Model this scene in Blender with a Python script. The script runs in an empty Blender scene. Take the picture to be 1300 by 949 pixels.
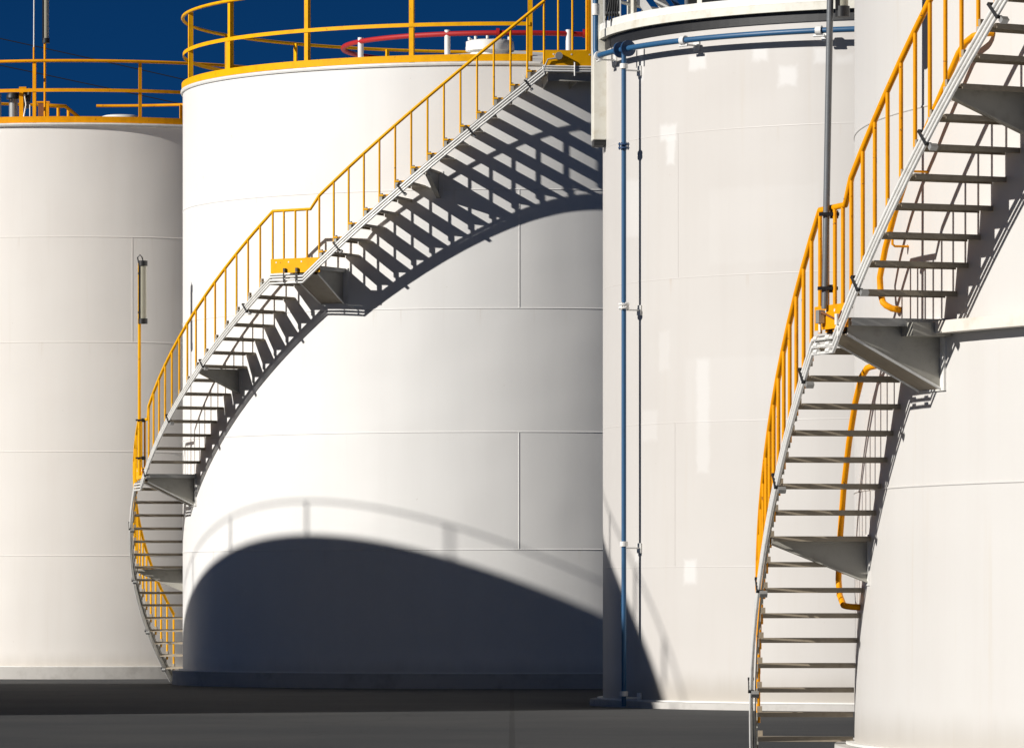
import bpy, math, random
from mathutils import Vector
random.seed(7)
sc = bpy.context.scene
COL = sc.collection
ZC = 1.25                      # eye height above the ground
FPX = 7148.0; HY = 766.6       # focal length and horizon row, in pixels of the 1300 px wide photograph
SUN_A = math.radians(63.3); SUN_E = math.radians(24.9)

# ------------------------------------------------------------------ materials
def new_mat(name):
    m = bpy.data.materials.new(name); m.use_nodes = True
    return m, m.node_tree, m.node_tree.nodes['Principled BSDF']
def nd(nt, t, **k):
    n = nt.nodes.new(t)
    for a, b in k.items(): setattr(n, a, b)
    return n
def mth(nt, op, a, b=None, c=None, clamp=False):
    n = nt.nodes.new('ShaderNodeMath'); n.operation = op; n.use_clamp = clamp
    for i, v in enumerate((a, b, c)):
        if v is None: continue
        if isinstance(v, (int, float)): n.inputs[i].default_value = v
        else: nt.links.new(v, n.inputs[i])
    return n.outputs[0]
def mixc(nt, fac, a, b):
    n = nt.nodes.new('ShaderNodeMix'); n.data_type = 'RGBA'
    for s, v in ((n.inputs[0], fac), (n.inputs[6], a), (n.inputs[7], b)):
        if isinstance(v, (int, float)): s.default_value = v
        elif isinstance(v, tuple): s.default_value = (*v, 1)
        else: nt.links.new(v, s)
    return n.outputs[2]
def noise(nt, vec, scale, detail=3, rough=.55):
    n = nt.nodes.new('ShaderNodeTexNoise'); n.inputs['Scale'].default_value = scale
    n.inputs['Detail'].default_value = detail; n.inputs['Roughness'].default_value = rough
    if vec is not None: nt.links.new(vec, n.inputs['Vector'])
    return n.outputs['Fac']
def smooth(nt, v, lo, hi):
    n = nt.nodes.new('ShaderNodeMapRange'); n.interpolation_type = 'SMOOTHSTEP'
    n.inputs[1].default_value = lo; n.inputs[2].default_value = hi
    nt.links.new(v, n.inputs[0]); return n.outputs[0]

def tank_paint(name, R, base, warm, patches=(), stain=.0, dent=.006, rough=.42, dull=None, seams=()):
    """Weathered white tank paint laid out on the unrolled cylinder: u = arc length, v = height."""
    m, nt, bs = new_mat(name)
    tc = nd(nt, 'ShaderNodeTexCoord'); sp = nd(nt, 'ShaderNodeSeparateXYZ'); nt.links.new(tc.outputs['Object'], sp.inputs[0])
    x, y, z = sp.outputs
    ang = mth(nt, 'ARCTAN2', x, mth(nt, 'MULTIPLY', y, -1))      # 0 faces -Y
    u = mth(nt, 'MULTIPLY', ang, R)
    def vec(su, sv):
        c = nd(nt, 'ShaderNodeCombineXYZ')
        nt.links.new(mth(nt, 'MULTIPLY', u, su), c.inputs[0]); nt.links.new(mth(nt, 'MULTIPLY', z, sv), c.inputs[1])
        return c.outputs[0]
    streak = noise(nt, vec(3.2, .16), 1.0, 5, .6)
    cloud = noise(nt, vec(.5, .5), 1.0, 5, .6)
    fine = noise(nt, vec(14, 14), 1.0, 3)
    fac = mth(nt, 'ADD', mth(nt, 'MULTIPLY', smooth(nt, streak, .42, .75), .45), mth(nt, 'MULTIPLY', smooth(nt, cloud, .35, .75), .45), clamp=True)
    col = mixc(nt, fac, base, warm)
    if dull:
        col = mixc(nt, mth(nt, 'MULTIPLY', smooth(nt, noise(nt, vec(.9, .3), 1.0, 4), .5, .8), .8), col, dull)
    if stain:
        col = mixc(nt, mth(nt, 'MULTIPLY', smooth(nt, noise(nt, vec(7, .22), 1.0, 6, .65), .55, .8), stain), col, (.50, .40, .26))
    speck = smooth(nt, noise(nt, vec(9, 7), 1.0, 2, .5), .76, .8)
    col = mixc(nt, mth(nt, 'MULTIPLY', speck, .25), col, (.35, .27, .18))
    # rust weeping from the weld lines
    for zs in seams:
        d = mth(nt, 'SUBTRACT', zs, z)
        band = mth(nt, 'MULTIPLY', smooth(nt, d, -.004, .01), mth(nt, 'SUBTRACT', 1, smooth(nt, d, .02, .35)))
        k = mth(nt, 'MULTIPLY', band, smooth(nt, noise(nt, vec(5, .3), 1.0, 5, .7), .58, .8))
        col = mixc(nt, mth(nt, 'MULTIPLY', k, .35), col, (.42, .30, .18))
    # rectangles of fresher paint (touch-up repairs)
    pn = mth(nt, 'MULTIPLY', mth(nt, 'SUBTRACT', noise(nt, vec(6, 6), 1.0, 4, .6), .5), .10)
    for (u0, u1, v0, v1, amt) in patches:
        cu = mth(nt, 'SUBTRACT', mth(nt, 'ABSOLUTE', mth(nt, 'SUBTRACT', mth(nt, 'ADD', u, pn), (u0+u1)/2)), (u1-u0)/2)
        cv = mth(nt, 'SUBTRACT', mth(nt, 'ABSOLUTE', mth(nt, 'SUBTRACT', mth(nt, 'ADD', z, pn), (v0+v1)/2)), (v1-v0)/2)
        msk = mth(nt, 'SUBTRACT', 1, smooth(nt, mth(nt, 'MAXIMUM', cu, cv), -.045, .03))
        col = mixc(nt, mth(nt, 'MULTIPLY', msk, amt*.42), col, (.88, .88, .88))
    # splash dirt just above the foundation
    low = mth(nt, 'SUBTRACT', 1, smooth(nt, mth(nt, 'ADD', z, mth(nt, 'MULTIPLY', streak, .25)), .25, .62))
    col = mixc(nt, mth(nt, 'MULTIPLY', low, .45), col, (.30, .26, .20))
    nt.links.new(col, bs.inputs['Base Color'])
    bs.inputs['Roughness'].default_value = rough
    bs.inputs['Specular IOR Level'].default_value = .35
    pass
    h = mth(nt, 'ADD', mth(nt, 'MULTIPLY', noise(nt, vec(.9, .45), 1.0, 1, .4), 1.0), mth(nt, 'MULTIPLY', noise(nt, vec(.5, 1.0), 1.0, 1, .4), .8))
    h = mth(nt, 'ADD', h, mth(nt, 'MULTIPLY', fine, .02))
    b = nd(nt, 'ShaderNodeBump'); b.inputs['Strength'].default_value = 1.0; b.inputs['Distance'].default_value = dent
    nt.links.new(h, b.inputs['Height']); nt.links.new(b.outputs[0], bs.inputs['Normal'])
    return m

def paint(name, col, rough=.4, metal=0., dirt=.25, dirtcol=(.12, .09, .06), scale=6., spec=.5, chips=0):
    m, nt, bs = new_mat(name)
    tc = nd(nt, 'ShaderNodeTexCoord')
    a = noise(nt, tc.outputs['Object'], scale, 5, .65)
    c = mixc(nt, mth(nt, 'MULTIPLY', smooth(nt, a, .45, .8), dirt), col, dirtcol)
    b2 = noise(nt, tc.outputs['Object'], scale*.3, 3)
    c = mixc(nt, mth(nt, 'MULTIPLY', smooth(nt, b2, .35, .7), .18), c, tuple(v*.72 for v in col))
    if chips:
        ch = smooth(nt, noise(nt, tc.outputs['Object'], 22, 4, .6), .66, .69)
        c = mixc(nt, mth(nt, 'MULTIPLY', ch, chips), c, (.16, .06, .02))
    nt.links.new(c, bs.inputs['Base Color'])
    bs.inputs['Roughness'].default_value = rough; bs.inputs['Metallic'].default_value = metal
    bs.inputs['Specular IOR Level'].default_value = spec
    bp = nd(nt, 'ShaderNodeBump'); bp.inputs['Strength'].default_value = .25; bp.inputs['Distance'].default_value = .003
    nt.links.new(noise(nt, tc.outputs['Object'], scale*8, 3), bp.inputs['Height']); nt.links.new(bp.outputs[0], bs.inputs['Normal'])
    return m

YEL = paint('yellow paint', (.90, .44, .003), .5, dirt=.3, dirtcol=(.30, .13, .01), scale=5, spec=.12, chips=.7)
ORA = paint('amber paint', (.88, .36, .003), .5, dirt=.3, dirtcol=(.30, .10, .01), scale=5, spec=.12, chips=.7)
STEEL = paint('weathered grey steel', (.40, .385, .34), .5, .0, .35, (.14, .11, .07), 9)
YEL4 = paint('orange yellow paint', (.86, .345, .003), .5, dirt=.35, dirtcol=(.30, .11, .01), scale=7, spec=.12, chips=.8)
GALV = paint('galvanised steel', (.36, .36, .35), .42, .35, .25, (.2, .19, .17), 14)
TREAD = paint('tread steel', (.34, .285, .21), .55, 0, .4, (.10, .07, .04), 12)
COND = paint('pale conduit', (.84, .83, .80), .4, .1, .3, (.3, .26, .2), 10)
CONDD = paint('dark grey conduit', (.16, .17, .18), .45, .2, .3, (.08, .07, .06), 10)
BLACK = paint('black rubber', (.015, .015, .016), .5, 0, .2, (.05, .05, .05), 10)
BLUE = paint('blue pipe paint', (.022, .10, .22), .45, 0, .3, (.03, .06, .12), 8)
BLUED = paint('dark blue paint', (.02, .06, .15), .4, 0, .3, (.02, .03, .06), 8)
RED = paint('red pipe paint', (.40, .006, .008), .6, 0, .2, (.2, .01, .01), 8)
WHITE = paint('white steelwork paint', (.80, .79, .76), .4, 0, .3, (.5, .42, .3), 5)
OFFW = paint('cream steelwork paint', (.74, .72, .64), .45, 0, .55, (.45, .36, .22), 5)
CREAM = paint('weathered cream paint', (.76, .72, .65), .5, 0, .5, (.5, .4, .26), 4)
RUST = paint('rusty bolt heads', (.22, .08, .03), .7, 0, .5, (.08, .03, .02), 20)
CONC = paint('foundation concrete', (.55, .53, .50), .8, 0, .5, (.25, .23, .2), 3)
FROST, _nt, _b = new_mat('frosted lamp cover')
_b.inputs['Base Color'].default_value = (.50, .48, .38, 1); _b.inputs['Roughness'].default_value = .25
_b.inputs['Transmission Weight'].default_value = .25

def asphalt():
    m, nt, bs = new_mat('asphalt yard')
    tc = nd(nt, 'ShaderNodeTexCoord')
    a = noise(nt, tc.outputs['Object'], .35, 6, .65); g = noise(nt, tc.outputs['Object'], 40, 3)
    c = mixc(nt, smooth(nt, a, .35, .7), (.026, .028, .031), (.045, .045, .045))
    c = mixc(nt, mth(nt, 'MULTIPLY', smooth(nt, g, .5, .75), .5), c, (.075, .072, .07))
    v = nd(nt, 'ShaderNodeTexVoronoi', feature='DISTANCE_TO_EDGE'); v.inputs['Scale'].default_value = .28
    wv = nd(nt, 'ShaderNodeVectorMath', operation='ADD'); nn = nd(nt, 'ShaderNodeTexNoise'); nn.inputs['Scale'].default_value = .8; nn.inputs['Detail'].default_value = 5
    nt.links.new(tc.outputs['Object'], nn.inputs['Vector']); nt.links.new(tc.outputs['Object'], wv.inputs[0]); nt.links.new(nn.outputs['Color'], wv.inputs[1]); nt.links.new(wv.outputs[0], v.inputs['Vector'])
    crack = mth(nt, 'SUBTRACT', 1, smooth(nt, v.outputs['Distance'], .0, .006))
    c = mixc(nt, mth(nt, 'MULTIPLY', crack, .8), c, (.008, .008, .008))
    st = smooth(nt, noise(nt, tc.outputs['Object'], 1.3, 5, .7), .58, .72)
    c = mixc(nt, mth(nt, 'MULTIPLY', st, .55), c, (.055, .052, .046))
    br = nd(nt, 'ShaderNodeTexBrick'); br.inputs['Scale'].default_value = 1; br.inputs['Brick Width'].default_value = 9; br.inputs['Row Height'].default_value = 4.5; br.inputs['Mortar Size'].default_value = .03; br.offset = 0
    br.inputs['Color1'].default_value = br.inputs['Color2'].default_value = (0, 0, 0, 1); br.inputs['Mortar'].default_value = (1, 1, 1, 1)
    nt.links.new(tc.outputs['Object'], br.inputs['Vector']); c = mixc(nt, mth(nt, 'MULTIPLY', br.outputs['Fac'], .7), c, (.012, .012, .012))
    nt.links.new(c, bs.inputs['Base Color']); bs.inputs['Roughness'].default_value = .85
    b = nd(nt, 'ShaderNodeBump'); b.inputs['Strength'].default_value = .6; b.inputs['Distance'].default_value = .01
    nt.links.new(g, b.inputs['Height']); nt.links.new(b.outputs[0], bs.inputs['Normal'])
    return m

# ------------------------------------------------------------------ mesh helpers (all in world metres)
class MB:
    def __init__(s): s.v = []; s.f = []; s.sm = []
    def quad_grid(s, rows, closed_u=False, closed_v=False, smooth_=True):
        n = len(rows); m = len(rows[0]); o = len(s.v)
        for r in rows: s.v += [tuple(p) for p in r]
        for i in range(n if closed_v else n-1):
            for j in range(m if closed_u else m-1):
                a = o+i*m+j; b = o+i*m+(j+1) % m; c = o+((i+1) % n)*m+(j+1) % m; d = o+((i+1) % n)*m+j
                s.f.append((a, b, c, d)); s.sm.append(smooth_)
    def poly(s, pts, smooth_=False):
        o = len(s.v); s.v += [tuple(p) for p in pts]; s.f.append(tuple(range(o, o+len(pts)))); s.sm.append(smooth_)
    def hexa(s, b, t):
        """b, t: four bottom and four top corners."""
        o = len(s.v); s.v += [tuple(p) for p in b]+[tuple(p) for p in t]
        for f in ((3, 2, 1, 0), (4, 5, 6, 7), (0, 1, 5, 4), (1, 2, 6, 5), (2, 3, 7, 6), (3, 0, 4, 7)):
            s.f.append(tuple(o+i for i in f)); s.sm.append(False)
    def prism(s, pts, off):
        """polygon pts extruded along vector off."""
        off = Vector(off); p = [Vector(q) for q in pts]; q = [a+off for a in p]; n = len(p)
        s.poly(p[::-1]); s.poly(q)
        for i in range(n): s.poly([p[i], p[(i+1) % n], q[(i+1) % n], q[i]])
    def tube(s, pts, r, seg=8, closed=False, caps=True):
        P = [Vector(p) for p in pts]; n = len(P); rows = []
        up = None
        for i in range(n):
            if closed: d = P[(i+1) % n]-P[i-1]
            else: d = P[min(i+1, n-1)]-P[max(i-1, 0)]
            d.normalize()
            if up is None:
                up = Vector((0, 0, 1)) if abs(d.z) < .9 else Vector((1, 0, 0))
            a = up-d*up.dot(d)
            if a.length < 1e-4: a = d.orthogonal()
            a.normalize(); b = d.cross(a); up = a
            rr = r[i] if isinstance(r, (list, tuple)) else r
            rows.append([P[i]+(a*math.cos(t)+b*math.sin(t))*rr for t in [2*math.pi*k/seg for k in range(seg)]])
        s.quad_grid(rows, True, closed)
        if caps and not closed: s.poly(rows[0][::-1]); s.poly(rows[-1])
    def box(s, c, ax, ay, az):
        """centre and three half-axis vectors."""
        c, ax, ay, az = map(Vector, (c, ax, ay, az))
        s.hexa([c-ax-ay-az, c+ax-ay-az, c+ax+ay-az, c-ax+ay-az], [c-ax-ay+az, c+ax-ay+az, c+ax+ay+az, c-ax+ay+az])
    def disc(s, c, n, r, th, seg=20):
        n = Vector(n).normalized(); c = Vector(c)
        s.tube([c-n*th/2, c+n*th/2], r, seg)

def loc_of(p):
    l = Vector((0, 0, 0))
    while p is not None: l += p.location; p = p.parent
    return l
def part(name, mb, mat, parent=None, loc=None, bevel=0):
    me = bpy.data.meshes.new(name)
    o = bpy.data.objects.new(name, me)
    if parent: o.parent = parent
    if loc is not None: o.location = Vector(loc)-loc_of(parent)
    L = loc_of(o)
    me.from_pydata([(a[0]-L.x, a[1]-L.y, a[2]-L.z) for a in mb.v], [], mb.f)
    me.polygons.foreach_set('use_smooth', mb.sm); me.update()
    me.materials.append(mat)
    COL.objects.link(o)
    if bevel:
        b = o.modifiers.new('b', 'BEVEL'); b.width = bevel; b.segments = 2; b.limit_method = 'ANGLE'
    return o
def tag(o, label=None, cat=None, group=None, kind=None):
    for k, v in (('label', label), ('category', cat), ('group', group), ('kind', kind)):
        if v: o[k] = v
    return o
def empty(name, loc, label, cat, group=None):
    o = bpy.data.objects.new(name, None); o.location = loc; COL.objects.link(o); o.empty_display_size = .3
    return tag(o, label, cat, group)

# ------------------------------------------------------------------ tanks: centre x, depth, radius
T1 = (-7.43, 98.4, 4.27); T2 = (-.034, 88.493, 5.132); T3 = (5.53, 70.0, 4.40); T4 = (11.006, 45.0, 8.254); T0 = (-23.69, 67.92, 12.0)
def cyl(T, r, deg, z):
    """Point at radius r, bearing deg (0 faces the camera, + to the right), height z above EYE level."""
    a = math.radians(deg)
    return Vector((T[0]+r*math.sin(a), T[1]-r*math.cos(a), z+ZC))
def rad(deg): a = math.radians(deg); return Vector((math.sin(a), -math.cos(a), 0))
def tan_(deg): a = math.radians(deg); return Vector((math.cos(a), math.sin(a), 0))
UP = Vector((0, 0, 1))
def on_cyl(T, r, x, y):
    """Where the sight line of a photograph pixel meets the cylinder of radius r: (bearing, height). Used once, to read real positions."""
    t = (x-650)/FPX; A = t*t+1; B = -2*(t*T[0]+T[1]); C = T[0]**2+T[1]**2-r*r
    s = (-B-math.sqrt(max(B*B-4*A*C, 0)))/(2*A)
    return math.degrees(math.atan2(t*s-T[0], T[1]-s)), (HY-y)*s/FPX
def arc(T, r, a0, a1, z, step=2.0):
    n = max(2, int(abs(a1-a0)/step)+1)
    return [cyl(T, r, a0+(a1-a0)*i/(n-1), z) for i in range(n)]
def ring_profile(mb, T, prof, a0=0, a1=360, n=180):
    """revolve a profile [(r, z)...] about the tank axis."""
    full = abs(a1-a0) >= 360
    m = n if full else n+1
    rows = [[cyl(T, r, a0+(a1-a0)*j/n, z) for j in range(m)] for r, z in prof]
    mb.quad_grid(rows, full, True, False)
    if not full:
        mb.poly([r[0] for r in rows]); mb.poly([r[-1] for r in rows][::-1])

def tank(T, ztop, zbase, apex, paintm, label, seams, vseams=(), lip=.06, roofm=None, bead=.007, vb=.006):
    X, D, R = T
    e = empty('storage_tank', (X, D, 0), label, 'storage tank', 'white cylindrical storage tanks')
    s = MB(); N = 256
    s.quad_grid([[cyl(T, R, 360*j/N, z) for j in range(N)] for z in [zbase+(ztop-zbase)*i/8 for i in range(9)]], True)
    part('shell', s, paintm, e)
    r = MB(); rows = [[cyl(T, max(rr, .01), 360*j/96, zz) for j in range(96)] for rr, zz in ((R-.004, ztop-.012), (R*.66, ztop+apex*.36), (R*.33, ztop+apex*.7), (.01, ztop+apex))]
    r.quad_grid(rows, True); part('roof', r, roofm or WHITE, e)
    l = MB(); ring_profile(l, T, [(R+.002, ztop-.045), (R+lip*.75, ztop-.04), (R+lip, ztop-.015), (R+lip*.9, ztop+.008), (R-.08, ztop+.012), (R-.08, ztop-.008)])
    for i in range(len(l.sm)): l.sm[i] = False
    part('top_rim', l, WHITE, e)
    for z in seams:
        w = MB(); ring_profile(w, T, [(R-.004, z-.013), (R+bead*.7, z-.006), (R+bead, z), (R+bead*.7, z+.006), (R-.004, z+.013)], n=256)
        w.sm = [True]*len(w.sm); part('weld_seam', w, paintm, e)
    for a, z0, z1 in vseams:
        w = MB(); w.tube([cyl(T, R+.001, a, z0), cyl(T, R+.001, a, z1)], vb, 8); part('weld_seam', w, paintm, e)
    b = MB(); ring_profile(b, T, [(R-.05, zbase-.02), (R+.07, zbase-.02), (R+.07, zbase), (R-.05, zbase)])
    part('base_plate', b, WHITE, e)
    c = MB(); ring_profile(c, T, [(R-.6, -ZC-.2), (R+.18, -ZC-.2), (R+.16, zbase-.023), (R-.6, zbase-.023)])
    part('foundation', c, CONC, e)
    return e

SE = [.81, 2.55, 4.38, 6.14]
P1 = tank_paint('satin tank paint', T1[2], (.85, .815, .77), (.82, .775, .725), stain=.10, dent=.018, seams=[z+ZC for z in SE])
P2 = tank_paint('fresh tank paint', T2[2], (.80, .79, .77), (.77, .755, .735), dent=.028, stain=.04, seams=[z+ZC for z in SE])
def T3p(x0, x1, y0, y1, amt=.8):
    a0, z1 = on_cyl(T3, T3[2], x0, y0); a1, z0 = on_cyl(T3, T3[2], x1, y1)
    return (math.radians(a0)*T3[2], math.radians(a1)*T3[2], z0+ZC, z1+ZC, amt)
pat = [T3p(874, 897, 70, 88), T3p(954, 975, 60, 77), T3p(988, 1012, 84, 109), T3p(1034, 1052, 60, 80), T3p(838, 859, 159, 178), T3p(846, 857, 176, 208),
       T3p(868, 884, 710, 741), T3p(884, 901, 455, 600, .45), T3p(811, 817, 58, 102, .8), T3p(806, 812, 700, 712, .7), T3p(836, 850, 420, 470, .25),
       T3p(870, 1000, 455, 535, .13), T3p(900, 1040, 240, 330, .12), T3p(790, 812, 230, 300, .4), T3p(1060, 1083, 70, 80, .5), T3p(815, 835, 520, 560, .3)]
P3 = tank_paint('patched tank paint', T3[2], (.60, .575, .548), (.57, .54, .51), pat, stain=.12, dent=.02, seams=[3.9+ZC, 5.63+ZC, 2.17+ZC])
P4 = tank_paint('warm white tank paint', T4[2], (.65, .632, .606), (.62, .595, .565), stain=.25, dent=.03, seams=[3.763+ZC, 2.0+ZC])  # the near tank's own slightly warm white
P0 = tank_paint('plain tank paint', T0[2], (.78, .76, .73), (.72, .70, .66), stain=.1)

tank(T1, 8.03, -1.03, .45, P1, 'white storage tank behind the left end, amber rail on top', SE, [(on_cyl(T1, T1[2], 168, 360)[0], 4.38, 6.14), (on_cyl(T1, T1[2], 170, 850)[0], -1.2, -1.03)], lip=.065, bead=.005, vb=.003)
v2 = on_cyl(T2, T2[2], 659, 400)[0]
tank(T2, 8.02, -1.01, .68, P2, 'white storage tank wrapped by the long staircase, great round shadow low on it', SE, [(v2, .81, 2.55), (v2+.05, 4.38, 6.14)], lip=.035)
tank(T3, 7.10, -1.15, .5, P3, 'cream white storage tank with square touch-up patches and a blue pipe', [.447, 2.172, 3.9, 5.63],
     [(on_cyl(T3, T3[2], 857, 650)[0], .447, 2.172), (on_cyl(T3, T3[2], 861, 250)[0], 3.9, 5.63)], lip=.05, bead=.0015, vb=.002)
tank(T4, 9.6, -1.1, .8, P4, 'nearest and largest white tank, at the right edge, with ledge ring', [.897, 3.763, 6.2], [], lip=.08, bead=.008)
tank(T0, 8.0, -1.1, .9, P0, 'broad white tank beyond the left edge of the view, casting the great round shadow', [.8, 2.6, 4.4, 6.2], [], lip=.12)

# ------------------------------------------------------------------ guardrails
def guardrail(T, zr, angs, a0, a1, top, mid, label, mat, pw=.055, toe=.12, inset=.0, gap=None, rail_r=.026, name='guardrail'):
    X, D, R = T; r = R-inset
    e = empty(name, (X, D, zr+ZC), label, 'guardrail', 'railings round the tank tops')
    for a in angs:
        m = MB(); c = cyl(T, r-.02, a, zr+(top)/2)
        m.box(c, tan_(a)*pw/2, rad(a)*pw*.12, UP*(top/2)); m.box(c+tan_(a)*pw*.4-rad(a)*pw*.4, tan_(a)*pw*.1, rad(a)*pw*.45, UP*(top/2))
        part('post', m, mat, e)
    for nm, z in (('top_rail', top), ('mid_rail', mid)):
        if z is None: continue
        m = MB()
        if nm == 'top_rail': m.tube(arc(T, r, a0, a1, zr+z), rail_r, 8)
        else:
            ring_profile(m, T, [(r-.012, zr+z-.028), (r+.0, zr+z-.028), (r+.0, zr+z+.028), (r-.012, zr+z+.028)], a0, a1, int((a1-a0)/2))
        part(nm, m, mat, e)
    if toe:
        m = MB(); ring_profile(m, T, [(r+.008, zr+.016), (r+.018, zr+.016), (r+.018, zr+toe), (r+.008, zr+toe)], a0, a1, int((a1-a0)/2)); part('toe_board', m, mat, e)
    return e
guardrail(T1, 8.03, [-7.6+24*k for k in range(15) if not (183 < (-7.6+24*k) < 193)], -166, 182, 1.05, .56, 'amber guardrail round the top of the tank at the left', ORA)
guardrail(T2, 8.02, [3.4-20*k for k in range(17)], -316.6, 3.4, 1.15, .57, 'yellow guardrail round the tank top with the red pipe ring', YEL, pw=.07)
g0 = guardrail(T0, 7.86, [9*k-1.1 for k in range(40)], 0, 360, .53, None, 'low grey rail on the broad tank beyond the left edge of the view', GALV, pw=.04, toe=0, inset=-.31, rail_r=.015)

# ------------------------------------------------------------------ winding staircases
class Stair:
    def __init__(s, T, w, z0, p0, g, L1, L2, k0, k1):
        s.T = T; s.w = w; s.z0 = z0; s.p0 = p0; s.g = g; s.L1 = L1; s.L2 = L2; s.k0 = k0; s.k1 = k1
    def ph(s, k):
        a = s.p0+s.g*k
        if k > .999: a += s.L1
        if s.L2 and k < -14.001: a -= s.L2
        return a
    def z(s, k): return s.z0+.2*k
    def line(s, dz, r, ks=None, flat=True):
        """nose line at radius r and offset dz; flat over the landings."""
        pts = []
        for k in range(s.k0, s.k1+1):
            pts.append((s.ph(k), s.z(k)+dz))
            if k == 0: pts.append((s.ph(0)+s.L1, s.z(0)+dz))            # landing stays level, then rises
            if s.L2 and k == -15: pts.append((s.ph(-15)+s.L2, s.z(-15)+dz))
        return [cyl(s.T, r, a, z) for a, z in pts]

def densify(pts, T, n=2):
    return pts

def staircase(S, label, brackets, clamps, cond_r, plates, boxes=(), tread_th=.04, rail_h=.84, noses=True, sh=.05, YEL=YEL, cs=.046, bal=.032, rail_r=.024, ncond=3):
    T = S.T; R = T[2]; ro = R+S.w
    a_ = S.ph(S.k0)
    e = empty('winding_staircase', cyl(T, ro, a_, -ZC), label, 'staircase', 'staircases winding round the tanks')
    # treads: checker plate with turned-down edges
    for k in range(S.k0, S.k1):
        if k == 0 or (S.L2 and k == -15): continue
        a = S.ph(k)+random.uniform(-.012, .012)*S.g; b = a+S.g*1.12
        z = S.z(k)+random.uniform(-.0025, .0025); m = MB(); th = tread_th
        def q(r, g, zz): return cyl(T, r, g, zz)
        m.hexa([q(ro-.005, a, z-.008), q(R+.012, a, z-.008), q(R+.012, b, z-.008), q(ro-.005, b, z-.008)], [q(ro-.005, a, z), q(R+.012, a, z), q(R+.012, b, z), q(ro-.005, b, z)])
        da = S.g*.03
        m.hexa([q(ro-.005, a, z-th), q(R+.012, a, z-th), q(R+.012, a+da, z-th), q(ro-.005, a+da, z-th)], [q(ro-.005, a, z-.0085), q(R+.012, a, z-.0085), q(R+.012, a+da, z-.0085), q(ro-.005, a+da, z-.0085)])
        m.hexa([q(ro-.005, b-da, z-th), q(R+.012, b-da, z-th), q(R+.012, b, z-th), q(ro-.005, b, z-th)], [q(ro-.005, b-da, z-.0085), q(R+.012, b-da, z-.0085), q(R+.012, b, z-.0085), q(ro-.005, b, z-.0085)])
        t = part('tread', m, TREAD, e)
        n = MB(); n.box(cyl(T, ro-.002, a+S.g*.10, z-.07), tan_(a)*.022, rad(a)*.005, UP*.062); part('lug', n, STEEL, t)
        n = MB(); n.box(cyl(T, ro-.022, a+S.g*.10, z+.022), tan_(a)*.02, rad(a)*.02, UP*.022); part('foot', n, TREAD, t)
        if not noses or k < 1: continue
        n = MB()   # yellow foot that carries the baluster
        am = a+S.g*.12
        n.box(cyl(T, ro-.03, am, z+.012), tan_(am)*.035, rad(am)*.035, UP*.011); n.box(cyl(T, ro-.10, a+S.g*.42, z+.012), tan_(am)*.035, rad(am)*.05, UP*.016)
        part('nosing', n, YEL, t)
    # stringer: flat bar hugging the outer end of the treads
    def bar(line_in, line_out, h):
        m = MB(); rows = []
        rows.append([p-UP*h/2 for p in line_in]); rows.append([p-UP*h/2 for p in line_out]); rows.append([p+UP*h/2 for p in line_out]); rows.append([p+UP*h/2 for p in line_in])
        m.quad_grid(rows, False, True, False); m.poly([r[0] for r in rows]); m.poly([r[-1] for r in rows][::-1]); return m
    part('stringer', bar(S.line(-.118-sh/2, ro+.006), S.line(-.118-sh/2, ro+.016), sh), STEEL, e)
    # conduits strapped along the stringer
    for i in range(ncond):
        m = MB(); m.tube(S.line(-.193-cs*(i-(ncond-1)/2), ro+.035+cond_r), cond_r, 8); part('conduit', m, COND, e)
    m = MB(); m.tube(S.line(-.122, ro+.035), cond_r*.6, 6); part('cable', m, CONDD, e)
    for k in clamps:
        a = S.ph(k); z = S.z(k)-.18; m = MB()
        kk = math.atan2(.2, math.radians(S.g)*ro); t = tan_(a)*math.cos(kk)+UP*math.sin(kk); n_ = UP*math.cos(kk)-tan_(a)*math.sin(kk)
        c = cyl(T, ro+.035+cond_r, a, z)
        m.box(c+rad(a)*(cond_r+.006), t*.012, n_*.068, rad(a)*.004); m.box(c+n_*.070, t*.012, n_*.006, rad(a)*(cond_r+.012)); m.box(c-n_*.070, t*.012, n_*.006, rad(a)*(cond_r+.012))
        cl = part('clamp', m, BLACK, e)
        m = MB(); m.box(c-n_*.10-rad(a)*.03, t*.02, n_*.018, rad(a)*.03); part('bolt', m, GALV, cl)
    # balusters and handrail
    ks = [k for k in range(S.k0+1, S.k1+1)]
    pos = [(S.ph(k), S.z(k)) for k in ks]
    if S.L1 > 2:
        base = S.ph(0); w = S.L1+S.g
        pos += [(base+w*f, S.z(0)) for f in (.25, .5, .75)]
    if S.L2: pos += [(S.ph(-15)+(S.L2+S.g)*f, S.z(-15)) for f in (.33, .67)]
    for a, z in pos:
        m = MB(); h = rail_h+.09; m.tube([cyl(T, ro-.012, a, z-.09), cyl(T, ro-.012, a, z+rail_h-.01)], bal/2, 6)
        part('baluster', m, YEL, e)
    def rline(dz):
        pts = []
        for k in range(S.k0+1, S.k1+1):
            pts.append(cyl(T, ro-.012, S.ph(k), S.z(k)+dz))
            if k == 0: pts.append(cyl(T, ro-.012, S.ph(0)+(S.L1+S.g)*.82, S.z(0)+dz+.005))
            if S.L2 and k == -15: pts.append(cyl(T, ro-.012, S.ph(-15)+S.L2+S.g*.8, S.z(-15)+dz))
        return pts
    m = MB(); m.tube(rline(rail_h), rail_r, 8); part('handrail', m, YEL, e)
    # landings
    lands = [(0, S.ph(0), S.ph(0)+S.L1+S.g*1.1)]
    if S.L2: lands.append((-15, S.ph(-15), S.ph(-15)+S.L2+S.g*1.1))
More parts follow.
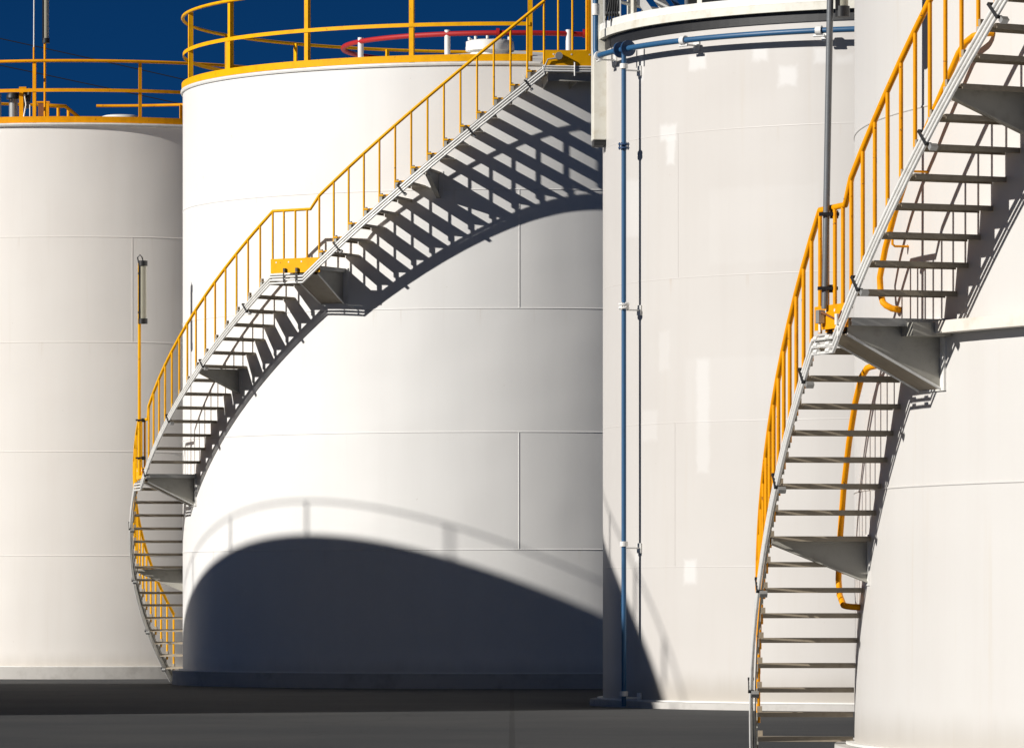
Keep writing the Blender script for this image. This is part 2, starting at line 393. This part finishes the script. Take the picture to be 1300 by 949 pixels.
    for k, a0, a1 in lands:
        z = S.z(k); m = MB(); n = 6
        rows = [[cyl(T, r, a0+(a1-a0)*j/n, zz) for j in range(n+1)] for r, zz in ((R+.01, z-.01), (ro-.003, z-.01), (ro-.003, z), (R+.01, z))]
        m.quad_grid(rows, False, True, False); m.poly([r[0] for r in rows]); m.poly([r[-1] for r in rows][::-1])
        for aa in (a0, a1-.12):
            m.hexa([cyl(T, ro-.003, aa, z-.06), cyl(T, R+.01, aa, z-.06), cyl(T, R+.01, aa+.12, z-.06), cyl(T, ro-.003, aa+.12, z-.06)],
                   [cyl(T, ro-.003, aa, z-.0105), cyl(T, R+.01, aa, z-.0105), cyl(T, R+.01, aa+.12, z-.0105), cyl(T, ro-.003, aa+.12, z-.0105)])
        part('landing', m, GALV, e)
    for a0, a1, z0, z1 in plates:
        m = MB(); n = 8
        rows = [[cyl(T, r, a0+(a1-a0)*j/n, zz) for j in range(n+1)] for r, zz in ((ro+.019, z0), (ro+.026, z0), (ro+.026, z1), (ro+.019, z1))]
        m.quad_grid(rows, False, True, False); m.poly([r[0] for r in rows]); m.poly([r[-1] for r in rows][::-1])
        kp = part('kick_plate', m, YEL, e)
        for f in (.12, .38, .64):
            m = MB(); a = a0+(a1-a0)*f; c = cyl(T, ro+.0275, a, z0*.25+z1*.75); m.disc(c, rad(a), .012, .004, 10); part('bolt_hole', m, WHITE, kp)
    # brackets: radial gusset, deep at the shell and shallow at the outer end, with a bottom flange
    for a, z, dw, do, chan in brackets:
        m = MB(); P = [cyl(T, R+.004, a, z), cyl(T, ro-.02, a, z), cyl(T, ro-.02, a, z-do), cyl(T, R+.004, a, z-dw)]
        m.prism([p-tan_(a)*.006 for p in P], tan_(a)*.012); b = part('bracket', m, STEEL, e)
        f = MB(); fl = .05 if chan else .035
        A, B = cyl(T, ro-.02, a, z-do-.005), cyl(T, R+.004, a, z-dw-.005); d = (B-A).normalized(); n_ = d.cross(tan_(a)).normalized()*.006
        f.hexa([A-tan_(a)*fl-n_, B-tan_(a)*fl-n_, B+tan_(a)*fl-n_, A+tan_(a)*fl-n_], [A-tan_(a)*fl+n_, B-tan_(a)*fl+n_, B+tan_(a)*fl+n_, A+tan_(a)*fl+n_])
        part('flange', f, STEEL, b)
        w = MB(); w.box(cyl(T, R+.004, a, z-dw/2), tan_(a)*.07, rad(a)*.006, UP*(dw/2+.03)); part('shell_pad', w, WHITE, b)
    # closed triangular supports under the landings: two gussets and a sloping bottom plate
    for a0, a1, z, dw, do in boxes:
        m = MB(); n = 6
        for aa in (a0, a1):
            P = [cyl(T, R+.004, aa, z), cyl(T, ro-.02, aa, z), cyl(T, ro-.02, aa, z-do), cyl(T, R+.004, aa, z-dw)]
            m.prism([p-tan_(aa)*.005 for p in P], tan_(aa)*.010)
        bx = part('landing_support', m, STEEL, e)
        m = MB(); top = [[cyl(T, rr, a0+(a1-a0)*j/n, zz) for j in range(n+1)] for rr, zz in ((ro-.02, z-do-.002), (R+.006, z-dw-.002), (R+.006, z-dw-.012), (ro-.02, z-do-.012))]
        m.quad_grid(top, False, True, False); m.poly([q_[0] for q_ in top]); m.poly([q_[-1] for q_ in top][::-1]); part('bottom_plate', m, TREAD, bx)
        for aa in (a0-.12, a1+.12):
            f = MB(); A, B = cyl(T, ro-.01, aa, z-do-.008), cyl(T, R+.012, aa, z-dw-.008); f.tube([A, B], .012, 6); part('flange', f, COND, bx)
        w = MB(); w.box(cyl(T, R+.004, (a0+a1)/2, z-dw/2), tan_((a0+a1)/2)*(math.radians(a1-a0)*R/2+.08), rad((a0+a1)/2)*.012, UP*(dw/2+.02)); part('shell_pad', w, WHITE, bx)
    return e

S2 = Stair(T2, .773, 5.003, -36.739, 2.391, 5.782, 4.6, -31, 15)
z2 = S2.z
st2 = staircase(S2, 'long staircase with yellow handrail climbing the tank with the round shadow', 
    [(S2.ph(-7)+.4, z2(-7)-.045, .36, .05, False), (S2.ph(-22)+.4, z2(-22)-.045, .36, .05, False), (S2.ph(8), z2(7)-.02, .36, .07, False)],
    [-29, -26, -22, -18, -14, -10, -6, -2, 2.3, 6.4, 10.6, 14], .015,
    [(S2.ph(0)-.1, S2.ph(1)+.3, z2(0)-.09, z2(0)+.125), (S2.ph(-15)+.2, S2.ph(-14)-.4, z2(-15)-.07, z2(-15)+.10), (S2.ph(15)+.1, 15.0, z2(15)-.12, z2(15)+.12)],
    boxes=[(S2.ph(0)+3.6, S2.ph(1)-.3, z2(0)-.012, .50, .10), (S2.ph(-14)-3.6, S2.ph(-14)-.8, z2(-15)-.012, .46, .10)])
# the second sub-flight bracket pair of the middle landing is joined by a diagonal channel
S4 = Stair(T4, .788, 2.132, -73.984, 1.302, 2.781, 0, -16, 35)
z4 = S4.z
st4 = staircase(S4, 'close-up staircase with open grey treads and yellow handrail, on the nearest tank',
    [(S4.ph(-8)+.2, z4(-8)-.015, .34, .04, False), (S4.ph(8)+.3, z4(8)-.015, .34, .06, False), (S4.ph(18), z4(18)-.015, .34, .06, False), (S4.ph(28), z4(28)-.015, .34, .06, False)],
    [-13, -9, -5, -1.1, 2.1, 7.1, 11.3, 15, 19, 23, 27, 31, 34.5], .0135,
    [(S4.ph(0)-.15, S4.ph(1)+.1, z4(0)-.07, z4(0)+.11)], boxes=[(-73.2, -70.5, z4(0)-.012, .50, .10)], noses=False, sh=.04, YEL=YEL4, cs=.053)

# top platform of the long staircase
T = T2; ro = T2[2]+.773; R = T2[2]
m = MB(); n = 8; a0, a1 = S2.ph(15), 15.0; z = z2(15)
rows = [[cyl(T, r, a0+(a1-a0)*j/n, zz) for j in range(n+1)] for r, zz in ((R+.08, z-.012), (ro+.0, z-.012), (ro+.0, z), (R+.08, z))]
m.quad_grid(rows, False, True, False); m.poly([r[0] for r in rows]); m.poly([r[-1] for r in rows][::-1])
tp = part('top_platform', m, GALV, st2)
for aa in (a0+.6, a0+5, a1-.5):
    g = MB(); P = [cyl(T, R+.005, aa, z-.014), cyl(T, ro-.02, aa, z-.014), cyl(T, ro-.02, aa, z-.32), cyl(T, R+.005, aa, z-.38)]
    g.prism([p-tan_(aa)*.006 for p in P], tan_(aa)*.012); part('bracket', g, STEEL, st2)
g = MB(); g.quad_grid([[cyl(T, r, a0+.6+(a1-1.1-a0)*j/n, zz) for j in range(n+1)] for r, zz in ((ro-.035, z-.33), (ro-.022, z-.33), (ro-.022, z-.014), (ro-.035, z-.014))], False, True, False)
part('skirt_plate', g, STEEL, st2)
for aa in [a0+2.05*i for i in range(1, 5)]:
    m = MB(); m.tube([cyl(T, ro-.012, aa, z-.05), cyl(T, ro-.012, aa, z+1.05)], .016, 6); part('baluster', m, YEL, st2)
m = MB(); m.tube([cyl(T, ro-.012, a0, z+.84)]+arc(T, ro-.012, a0+.6, a1, z+1.06), .024, 8); part('handrail', m, YEL, st2)
m = MB(); m.box(cyl(T, ro-.01, 11.6, z+.5), tan_(12)*.04, rad(12)*.03, UP*.62); part('end_post', m, ORA, st2)
m = MB()
for i in range(3): m.tube(arc(T, ro+.05, a0-.2, a1, z-.12-.035*i), .014, 8)
for i in range(3):
    m.tube([S2.line(-.193-.046*(i-1), ro+.05)[-1], cyl(T, ro+.05, a0-.2, z-.12-.035*(2-i))], .014, 8)
m.tube([cyl(T, ro+.07, 9.2, z-.26), cyl(T, ro+.07, 9.2, z-.06)], .012, 6)
part('conduit', m, COND, st2)
m = MB(); m.disc(cyl(T, ro+.07, 6.9, z+.03), rad(7), .055, .09, 14); m.tube([cyl(T, ro+.06, 6.6, z+.0), cyl(T, ro+.06, 5.4, z-.02), cyl(T, ro+.05, 4.9, z-.14)], .012, 6)
part('junction_box', m, GALV, st2)

for f in (.45, .82):
    aa = S2.ph(0)+S2.L1*f; m = MB(); m.box(cyl(T2, T2[2]+.773+.075, aa, z2(0)-.16), tan_(aa)*.010, rad(aa)*.005, UP*.075); m.box(cyl(T2, T2[2]+.773+.05, aa, z2(0)-.05), tan_(aa)*.018, rad(aa)*.016, UP*.03)
    part('conduit_strap', m, BLACK, st2)
# inner handrails fixed to the shell of the nearest tank
def wall_rail(px, label, arms):
    r = T4[2]+.13; pts = []
    for x, y in px:
        a, zz = on_cyl(T4, r, x, y); pts.append(cyl(T4, r, a, zz))
    e = empty('wall_handrail', (pts[0].x, pts[0].y, 0), label, 'handrail', 'handrails fixed to the tank wall')
    # rounded returns to the wall
    def ret(p, q):
        a = math.degrees(math.atan2(p.x-T4[0], T4[1]-p.y)); d = (p-q).normalized()
        return [p+d*.03-rad(a)*.02, p+d*.06-rad(a)*.06, p+d*.075-rad(a)*.125]
    full = ret(pts[0], pts[1])[::-1]+pts+ret(pts[-1], pts[-2])
    m = MB(); m.tube(full, .025, 10); part('rail', m, YEL4, e)
    for x, y in arms:
        a, zz = on_cyl(T4, r, x, y); p = cyl(T4, r, a, zz)
        m = MB(); m.tube([p, p-UP*.06, p-UP*.075-rad(a)*.02, p-UP*.075-rad(a)*.13], .010, 6); part('arm', m, YEL4, e)
wall_rail([(1121, 384), (1118, 372), (1117, 352), (1124, 315), (1136, 270), (1150, 228), (1167, 188), (1184, 145), (1201, 105), (1217, 68), (1226, 54), (1236, 46)], 'bent yellow wall handrail behind the upper treads', [(1158, 205), (1133, 300)])
wall_rail([(1071, 768), (1066, 755), (1064.5, 735), (1066, 690), (1071, 620), (1078, 560), (1086, 510), (1094, 478), (1101, 467)], 'bent yellow wall handrail behind the lower treads', [(1071, 605), (1067, 715)])
# ledge ring of the nearest tank
m = MB(); aL = on_cyl(T4, T4[2], 1204, 405)[0]
ring_profile(m, T4, [(T4[2]+.003, 2.02), (T4[2]+.15, 2.02), (T4[2]+.15, 2.11), (T4[2]+.138, 2.11), (T4[2]+.138, 2.032), (T4[2]+.003, 2.032)], aL-.4, 200, 150)
tank4 = [o for o in COL.objects if o.name.startswith('storage_tank')][3]
part('ledge_ring', m, CREAM, tank4)
m = MB(); aL2 = aL-.5; m.box(cyl(T4, T4[2]+.17, aL2, 2.05), tan_(aL2)*.16, rad(aL2)*.16, UP*.05); part('ledge_bracket', m, STEEL, tank4)

# small electrical bits at the landing of the near staircase
def at4(x, y, dr=.10): a, zz = on_cyl(T4, T4[2]+.788+dr, x, y); return cyl(T4, T4[2]+.788+dr, a, zz), a
e = empty('junction_box', at4(1055, 405)[0], 'small grey junction box with loose cables on the yellow landing plate', 'junction box')
p, a = at4(1041, 402, .06); m = MB(); m.box(p, tan_(a)*.035, rad(a)*.025, UP*.05); part('box', m, GALV, e, bevel=.004)
p2, a2 = at4(1064, 405, .06); m = MB(); m.box(p2, tan_(a2)*.02, rad(a2)*.02, UP*.04); part('gland', m, WHITE, e)
m = MB(); m.tube([p+UP*.01, p+tan_(a)*.05+UP*.03, p2-UP*.01, p2+tan_(a2)*.07+UP*.06], .009, 6); part('cable', m, RUST, e)
m = MB(); m.tube([p-UP*.05, p-UP*.12], .012, 6); m.tube([p2-UP*.04, p2-UP*.13], .010, 6); part('cable', m, WHITE, e)
# sleeves and couplings on the near conduits at the landing
m = MB()
for i in range(3):
    for f in (.2, .75):
        aa = S4.ph(0)+(S4.L1+.2)*f; m.tube([cyl(T4, T4[2]+.788+.05, aa-.25, z4(0)-.182-.05*(i-1)), cyl(T4, T4[2]+.788+.05, aa+.25, z4(0)-.182-.05*(i-1))], .019, 8)
part('coupling', m, WHITE, st4)

# ------------------------------------------------------------------ lamp posts clamped to the rails
def lamp_post(base, height, top_off, tdir, rdir, label, matpole, pr, lamp_l, lamp_r, lamp_bottom, side, clamps=()):
    base = Vector(base); e = empty('lamp_post', base, label, 'lamp', 'tube lamps on thin poles')
    top = base+UP*height+tdir*top_off
    m = MB(); m.tube([base, base+(top-base)*.5, top], pr, 10); part('pole', m, matpole, e)
    c0 = base+(top-base)*(lamp_bottom/height)+tdir*side+rdir*.02
    m = MB(); m.tube([c0+UP*.07, c0+UP*(lamp_l-.07)], lamp_r, 14); l = part('lamp_tube', m, FROST, e)
    for z0, z1 in ((0, .08), (lamp_l-.08, lamp_l)):
        m = MB(); m.tube([c0+UP*z0, c0+UP*z1], lamp_r*1.25, 14); part('end_cap', m, BLACK, l)
    m = MB(); m.box(c0+UP*lamp_l/2-tdir*lamp_r*.9*(1 if side > 0 else -1), tdir*.014, rdir*lamp_r*.9, UP*(lamp_l/2-.05)); part('backing', m, BLACK, l)
    for f in (.18, .8):
        m = MB(); m.box(c0+UP*lamp_l*f-tdir*side/2, tdir*(abs(side)/2+.02), rdir*.02, UP*.015); part('lamp_clamp', m, BLACK, l)
    m = MB(); p = c0+UP*lamp_l; m.tube([p, p+UP*.05-tdir*side*.2, p+UP*.09-tdir*side*.8, p+UP*.05-tdir*side*1.5, top-UP*.06], .010, 6); part('cable', m, BLACK, l)
    for h in clamps:
        m = MB(); c = base+(top-base)*(h/height)
        m.box(c+tdir*.02, tdir*.075, rdir*(pr+.012), UP*.012); m.box(c+tdir*.06-rdir*.03, tdir*.03, rdir*.035, UP*.028); part('pole_clamp', m, BLACK, e)
aP, zP = on_cyl(T2, T2[2]+.85, 177, 603)
b = cyl(T2, T2[2]+.85, aP, zP); s_ = FPX/b.y
lamp_post(b, (603-334)/s_, 0, tan_(aP)*1.0 if False else Vector((1, 0, 0)), Vector((0, -1, 0)), 'yellow lamp pole at the side of the long staircase, before the left tank', YEL, .024, .97, .058, (603-411)/s_, .055, ((603-581)/s_, (603-533)/s_))
p, a = at4(1047, 392, .05); s_ = FPX/p.y
lamp_post(p, (392+120)/s_, 9/s_, Vector((1, 0, 0)), Vector((0, -1, 0)), 'grey lamp pole rising from the near staircase landing', CONDD, .025, .97, .043, (392-22)/s_, 16/s_, ((392-366)/s_, (392-272)/s_))
b = cyl(T1, T1[2]-.35, -10, 8.1); b.x = (57-650)/FPX*b.y; s_ = FPX/b.y
lamp_post(b, 2.3, 0, Vector((1, 0, 0)), Vector((0, -1, 0)), 'amber lamp pole on the roof edge of the left tank', ORA, .020, .95, .05, (HY-55)/s_+ZC-b.z, .02)

# ------------------------------------------------------------------ roof gear of the left tank
R1 = T1[2]
def at1(x, y, d=0.):
    """a point on the left tank's roof zone, d metres behind the rim's near edge"""
    Y = T1[1]-R1+.4+d; return Vector(((x-650)/FPX*Y, Y, (HY-y)/FPX*Y+ZC))
e = empty('antenna', at1(43, 150, -.3), 'thin whip antenna above the amber rail', 'antenna')
m = MB(); m.tube([at1(43, 152, -.3), at1(43, 60, -.3)], .016, 8); part('mount', m, ORA, e)
m = MB(); m.tube([at1(43, 62, -.3), at1(43.5, -60, -.3)], .011, 6); part('whip', m, COND, e)
e = empty('vent_stub', at1(17, 150, .8), 'short grey vent pipe with dark cap on the left tank roof', 'vent')
m = MB(); m.tube([at1(17, 153, .8), at1(17, 124, .8)], .075, 14); part('pipe', m, GALV, e)
m = MB(); m.tube([at1(17, 126, .8), at1(17, 122, .8), at1(17, 118, .8)], [.12, .12, .09], 14); part('cap', m, BLACK, e)
m = MB(); m.tube([at1(-3, 153, .8), at1(-3, 119, .8)], .06, 12); part('pipe', m, GALV, e)
e = empty('roof_valve', at1(33, 150, .5), 'black valve in an amber frame on the left tank roof', 'valve')
m = MB(); m.box(at1(27, 131, .5), (.035, 0, 0), (0, .03, 0), (0, 0, .26)); m.box(at1(29, 112, .5), (.06, 0, 0), (0, .04, 0), (0, 0, .02)); part('frame', m, ORA, e)
m = MB(); m.disc(at1(33, 119, .55), (0, 1, 0), .08, .10, 16); m.box(at1(34, 130, .55), (.05, 0, 0), (0, .05, 0), (0, 0, .10)); m.tube([at1(38, 112, .5), at1(36, 128, .5)], .035, 8); part('body', m, BLACK, e)
m = MB(); m.tube([at1(31, 120, .45), at1(33, 133, .45), at1(30, 149, .45)], .012, 6); m.tube([at1(38, 133, .45), at1(38, 150, .45)], .01, 6); part('cable', m, COND, e)
e = empty('switch_box', at1(55, 150, .3), 'rust brown switch box under the amber lamp pole', 'switch box')
m = MB(); m.box(at1(54, 140, .3), (.07, 0, 0), (0, .05, 0), (0, 0, .12)); part('box', m, RUST, e, bevel=.005)
m = MB(); m.box(at1(60, 141, .25), (.03, 0, 0), (0, .03, 0), (0, 0, .13)); m.box(at1(55, 130, .3), (.11, 0, 0), (0, .06, 0), (0, 0, .012)); part('bracket', m, ORA, e)
# handrails of the stair behind the left tank
def at1b(x, y, d=0.):
    Y = T1[1]+R1+d; return Vector(((x-650)/FPX*Y, Y, (HY-y)/FPX*Y+ZC))
e = empty('stair_railing', at1b(70, 160, .2), 'amber stair railing coming up behind the left tank', 'railing')
m = MB(); m.tube([at1b(60, 134, .05), at1b(83, 135, .1), at1b(100, 149, .5), at1b(135, 182, 1.2)], .035, 8); part('handrail', m, ORA, e)
for x, y in ((74, 135), (87, 139), (110, 158)):
    m = MB(); m.tube([at1b(x, y, .3), at1b(x, y+75, .3)], .03, 8); part('baluster', m, ORA, e)
e = empty('roof_hatch', at1(151, 148, 3.2), 'low pale round hatch on the left tank roof', 'hatch')
m = MB(); c = at1(153, 150, 3.2); m.tube([c-UP*.1, c+UP*.02, c+UP*.045, c+UP*.055], [.34, .34, .26, .02], 24); part('lid', m, WHITE, e)

# ------------------------------------------------------------------ roof gear of the long-stair tank
e = empty('ring_pipe', (T2[0], T2[1], 8.5+ZC), 'red pipe ring on white posts over the tank roof', 'ring pipe')
m = MB(); m.tube([Vector((T2[0]+2.62*math.sin(t), T2[1]-2.5*math.cos(t), 8.72+ZC)) for t in [2*math.pi*i/96 for i in range(96)]], .038, 10, closed=True); part('pipe', m, RED, e)
for x in (458, 568, 722, 800):
    for sgn in (1, -1):
        lx = (x-650)/FPX*(T2[1]-2*sgn); s_ = min(1, abs(lx/2.62)); Y = T2[1]-sgn*2.5*math.sqrt(max(0, 1-s_*s_)); lx = (x-650)/FPX*Y
        m = MB(); m.tube([Vector((lx, Y, 8.15+ZC)), Vector((lx, Y, 8.72+.06+ZC))], .045, 10); part('post', m, WHITE, e)
m = MB(); m.disc(Vector(((632-650)/FPX*86, 86.0, 8.72+ZC)), (1, 0, 0), .07, .05, 14); m.disc(Vector(((742-650)/FPX*86, 86.1, 8.72+ZC)), (1, 0, 0), .065, .05, 14); part('flange', m, RED, e)
c = Vector(((622-650)/FPX*85.6, 85.6, 8.2+ZC))
e = empty('roof_hatch', c, 'white bolted manhole on the roof inside the red pipe ring', 'hatch')
m = MB(); m.tube([c-UP*.1, c+UP*.22], .30, 28); part('neck', m, WHITE, e)
m = MB(); m.tube([c+UP*.2, c+UP*.26, c+UP*.275, c+UP*.34, c+UP*.36], [.37, .37, .365, .365, .30], 28); ld = part('lid', m, WHITE, e)
for i in range(10):
    t = math.pi*2*i/10+.2; q = c+Vector((math.cos(t)*.32, math.sin(t)*.32, .36)); m = MB(); m.tube([q, q+UP*.045], .022, 6); part('bolt', m, WHITE, ld)

# ------------------------------------------------------------------ the patched tank: walkway, pipes, duct
R = T3[2]; T = T3
tank3 = [o for o in COL.objects if o.name.startswith('storage_tank')][2]
e = empty('walkway', (T3[0], T3[1], 6.96+ZC), 'cream walkway ring and posts round the top of the patched tank', 'walkway', 'railings round the tank tops')
m = MB(); ring_profile(m, T, [(R+.004, 6.96), (R+.09, 6.96), (R+.09, 7.055), (R+.08, 7.055), (R+.08, 6.972), (R+.004, 6.972)], -84, 276); part('channel', m, OFFW, e)
m = MB(); ring_profile(m, T, [(R+.003, 6.835), (R+.02, 6.835), (R+.02, 6.958), (R+.003, 6.958)]); part('dark_band', m, BLACK, e)  # plain black band round the shell, just below the channel
m = MB(); ring_profile(m, T, [(R+.02, 7.058), (R+.078, 7.058), (R+.078, 7.145), (R+.068, 7.145), (R+.068, 7.068), (R+.02, 7.068)]); part('kick_plate', m, WHITE, e)
for k in range(19):
    a = -66+18.3*k; m = MB()
    m.box(cyl(T, R+.055, a, 7.62), tan_(a)*.040, rad(a)*.006, UP*.56); m.box(cyl(T, R+.02, a, 7.62)-tan_(a)*.036, tan_(a)*.005, rad(a)*.034, UP*.56); part('post', m, OFFW, e)
for zz in (7.65, 8.15):
    m = MB(); m.tube(arc(T, R+.03, 0, 360, zz, 3)[:-1], .025, 8, closed=True); part('rail', m, OFFW, e)
# vertical duct on the left flank
aD = -86
e = empty('wall_duct', cyl(T, R+.1, aD, 5.4), 'square cream duct down the left flank of the patched tank', 'duct')
zb = (HY-181)/102.3
m = MB(); c = cyl(T, R+.07, aD+1, (zb+7.9)/2); m.box(c, tan_(aD)*.17, rad(aD)*.085, UP*((7.9-zb)/2)); part('body', m, OFFW, e, bevel=.01)
m = MB(); c = cyl(T, R+.075, aD+1, zb-.035); m.box(c, tan_(aD)*.15, rad(aD)*.07, UP*.034); part('dark_bottom', m, BLACK, e)  # black block closing the lower end of the duct
# blue fire-water pipe: ring run under the walkway, riser left, drop to the ground
rp = R+.22; zr_ = 6.70
aE, _ = on_cyl(T, rp, 756, 66); aV, _ = on_cyl(T, rp, 792, 300)
e = empty('water_pipe', cyl(T, rp, aV, -ZC), 'blue water pipe ringing the patched tank and dropping down its left side', 'pipe')
rr = .034
m = MB(); m.tube([cyl(T, rp, aE, 8.2), cyl(T, rp, aE, zr_+.10), cyl(T, rp, aE+.4, zr_+.02)]+arc(T, rp, aE+1.4, 120, zr_, 2), rr, 12); part('ring_run', m, BLUE, e)
m = MB(); m.tube([cyl(T, rp+.0, aV, zr_+.02), cyl(T, rp, aV, -ZC+.02)], .029, 12); part('drop_pipe', m, BLUE, e)
for da in (-1.1, 1.4):
    m = MB(); c = cyl(T, rp, aV+da, zr_); m.disc(c, tan_(aV), .098, .028, 20); part('flange', m, BLUED, e)
for y in (185.5, 388.5):
    zz = (HY-y)/FPX*cyl(T, rp, aV, 0).y
    m = MB()
    for d in (-.022, .022): m.disc(cyl(T, rp, aV, zz+d), UP, .068, .018, 18)
    for q in range(6):
        t = q*math.pi/3; c = cyl(T, rp, aV, zz)+Vector((math.cos(t)*.052, math.sin(t)*.052, 0)); m.tube([c-UP*.045, c+UP*.045], .009, 6)
    part('flange', m, BLUED if y < 200 else WHITE, e)
def bracket3(a, zz, along=True):
    m = MB(); m.box(cyl(T, R+.11, a, zz-.05), tan_(a)*.02, rad(a)*.115, UP*.008); m.box(cyl(T, R+.012, a, zz-.05), tan_(a)*.05, rad(a)*.008, UP*.06)
    c = cyl(T, rp, a, zz)
    if along: m.disc(c, tan_(a), .056, .07, 14); m.disc(c-UP*.06, tan_(a), .016, .14, 8)
    else: m.disc(c, UP, .05, .06, 14)
    part('pipe_clamp', m, COND, e)
for x in (868, 1040): bracket3(on_cyl(T, rp, x, 45)[0], zr_)
for a in (10, 40, 70, 100): bracket3(a, zr_)
for y in (84, 388, 690, 880): bracket3(aV, (HY-y)/FPX*cyl(T, rp, aV, 0).y, False)
bracket3(aE+2, zr_)
m = MB(); c = cyl(T, rp, aE, 7.28); m.tube([c-UP*.07, c+UP*.07], .048, 12); part('coupling', m, COND, e)
# cable tray standing at the left of the walkway
aT = on_cyl(T, R+.1, 775, 20)[0]
e = empty('cable_tray', cyl(T, R+.1, aT, 7.08), 'grey cable tray with hanging cables above the blue pipe', 'cable tray')
X_ = Vector((1, 0, 0)); c0 = cyl(T, R+.08, aT, 7.10)
m = MB(); m.box(c0+UP*.55-X_*.10, X_*.008, (0, .03, 0), UP*.55); m.box(c0+UP*.55+X_*.10, X_*.008, (0, .03, 0), UP*.55)
for i in range(5): m.box(c0+UP*(.12+.22*i), X_*.10, (0, .012, 0), UP*.012)
part('frame', m, COND, e)
m = MB(); m.box(c0+UP*.58+Vector((0, .05, 0)), X_*.095, (0, .006, 0), UP*.5); part('backing', m, GALV, e)
m = MB()
for i in range(5):
    x = -.075+.037*i; m.tube([c0+X_*x+UP*.02, c0+X_*(x*.55+.01)+UP*.25-Vector((0, .02, 0)), c0+X_*(x*.4)+UP*.5-Vector((0, .02, 0)), c0+X_*(x*.7)+UP*1.1], .012, 6)
part('cable', m, BLACK, e)
# inclined ladder and roof steelwork seen over the walkway
e = empty('inclined_ladder', Vector(((858-650)/FPX*68, 68, 7.1+ZC)), 'white inclined ladder leaning over the patched tank roof', 'ladder')
def pt(x, y, Y): return Vector(((x-650)/FPX*Y, Y, (HY-y)/FPX*Y+ZC))
for i, (x0, dY, mt, w_) in enumerate(((826, 68.2, WHITE, .05), (850, 68.9, WHITE, .06), (868, 68.9, BLUED, .03))):
    m = MB(); A, B = pt(x0+4, 24, dY), pt(x0-62, -70, dY); d = (B-A).normalized(); n_ = d.cross(Vector((0, 1, 0)))
    m.box((A+B)/2, d*(B-A).length/2, n_*w_, Vector((0, .012, 0))); part('stringer', m, mt, e)
for i in range(9):
    m = MB(); f = .06+i*.11; A = pt(828, 24, 68.2).lerp(pt(764, -70, 68.2), f); m.tube([A, A+Vector((0, .7, 0))], .016, 8); part('rung', m, CONDD, e)
e = empty('roof_cabinet', pt(925, 20, 67.6), 'dark cabinet behind the walkway posts of the patched tank', 'cabinet')
m = MB(); m.box(pt(935, -22, 67.8), (.62, 0, 0), (0, .2, 0), (0, 0, .30)); part('body', m, CONDD, e, bevel=.01)
m = MB(); m.box(pt(935, -22, 67.58), (.58, 0, 0), (0, .008, 0), (0, 0, .26)); part('door', m, BLACK, e)

# ------------------------------------------------------------------ overhead cables far behind
for y0, sl, lab in ((49, .222, 'upper dark overhead cable sloping across the sky at left'), (83, .213, 'lower dark overhead cable sloping across the sky at left')):
    Y = 150.; s_ = FPX/Y; pts = []
    for i in range(41):
        x = -900+i*60; px = x; y = y0+sl*px+2.0e-5*(px-100)**2-.2; pts.append(Vector(((x-650)/s_, Y, (HY-y)/s_+ZC)))
    m = MB(); m.tube(pts, .013, 6); tag(part('overhead_cable', m, BLACK, None, loc=pts[20]), lab, 'cable', 'overhead cables')

# ------------------------------------------------------------------ ground
m = MB(); m.poly([(-1500, -300, 0), (1500, -300, 0), (1500, 3000, 0), (-1500, 3000, 0)])
tag(part('ground', m, asphalt()), 'dark asphalt yard under the tanks', 'ground', kind='structure')

# ------------------------------------------------------------------ light, sky, camera
w = bpy.data.worlds.new('World'); sc.world = w; w.use_nodes = True; nt = w.node_tree
sk = nt.nodes.new('ShaderNodeTexSky'); sk.sky_type = 'NISHITA'; sk.sun_disc = False
sk.sun_elevation = SUN_E; sk.sun_rotation = math.pi+SUN_A
sk.altitude = 8000; sk.air_density = .3; sk.dust_density = 0; sk.ozone_density = 10
bg = nt.nodes['Background']; bg.inputs[1].default_value = .05; tint = nt.nodes.new('ShaderNodeMix'); tint.data_type = 'RGBA'; tint.blend_type = 'MULTIPLY'; tint.inputs[0].default_value = 1
tint.inputs[7].default_value = (.30, 1.12, 1.0, 1)        # deep polarised blue
nt.links.new(sk.outputs[0], tint.inputs[6]); nt.links.new(tint.outputs[2], bg.inputs[0])
L = bpy.data.lights.new('sun', 'SUN'); L.energy = 4.4; L.angle = math.radians(.53); L.color = (1, .965, .91)
lo = bpy.data.objects.new('sun', L); COL.objects.link(lo)
dirv = Vector((math.sin(SUN_A)*math.cos(SUN_E), math.cos(SUN_A)*math.cos(SUN_E), -math.sin(SUN_E)))
lo.rotation_euler = dirv.to_track_quat('-Z', 'Y').to_euler(); lo.location = (-60, -20, 50)
cd = bpy.data.cameras.new('camera'); co = bpy.data.objects.new('camera', cd); COL.objects.link(co); sc.camera = co
co.location = (0, 0, ZC); co.rotation_euler = (math.pi/2, 0, 0)
cd.sensor_width = 36; cd.sensor_fit = 'HORIZONTAL'; cd.lens = 36*FPX/1300; cd.shift_x = 0; cd.shift_y = (HY-474.5)/1300
cd.clip_start = 1; cd.clip_end = 6000
sc.view_settings.view_transform = 'Standard'; sc.view_settings.look = 'None'; sc.view_settings.exposure = .24; sc.view_settings.gamma = 1
sc.render.engine = 'CYCLES'; sc.cycles.use_denoising = True
sc.cycles.max_bounces = 6
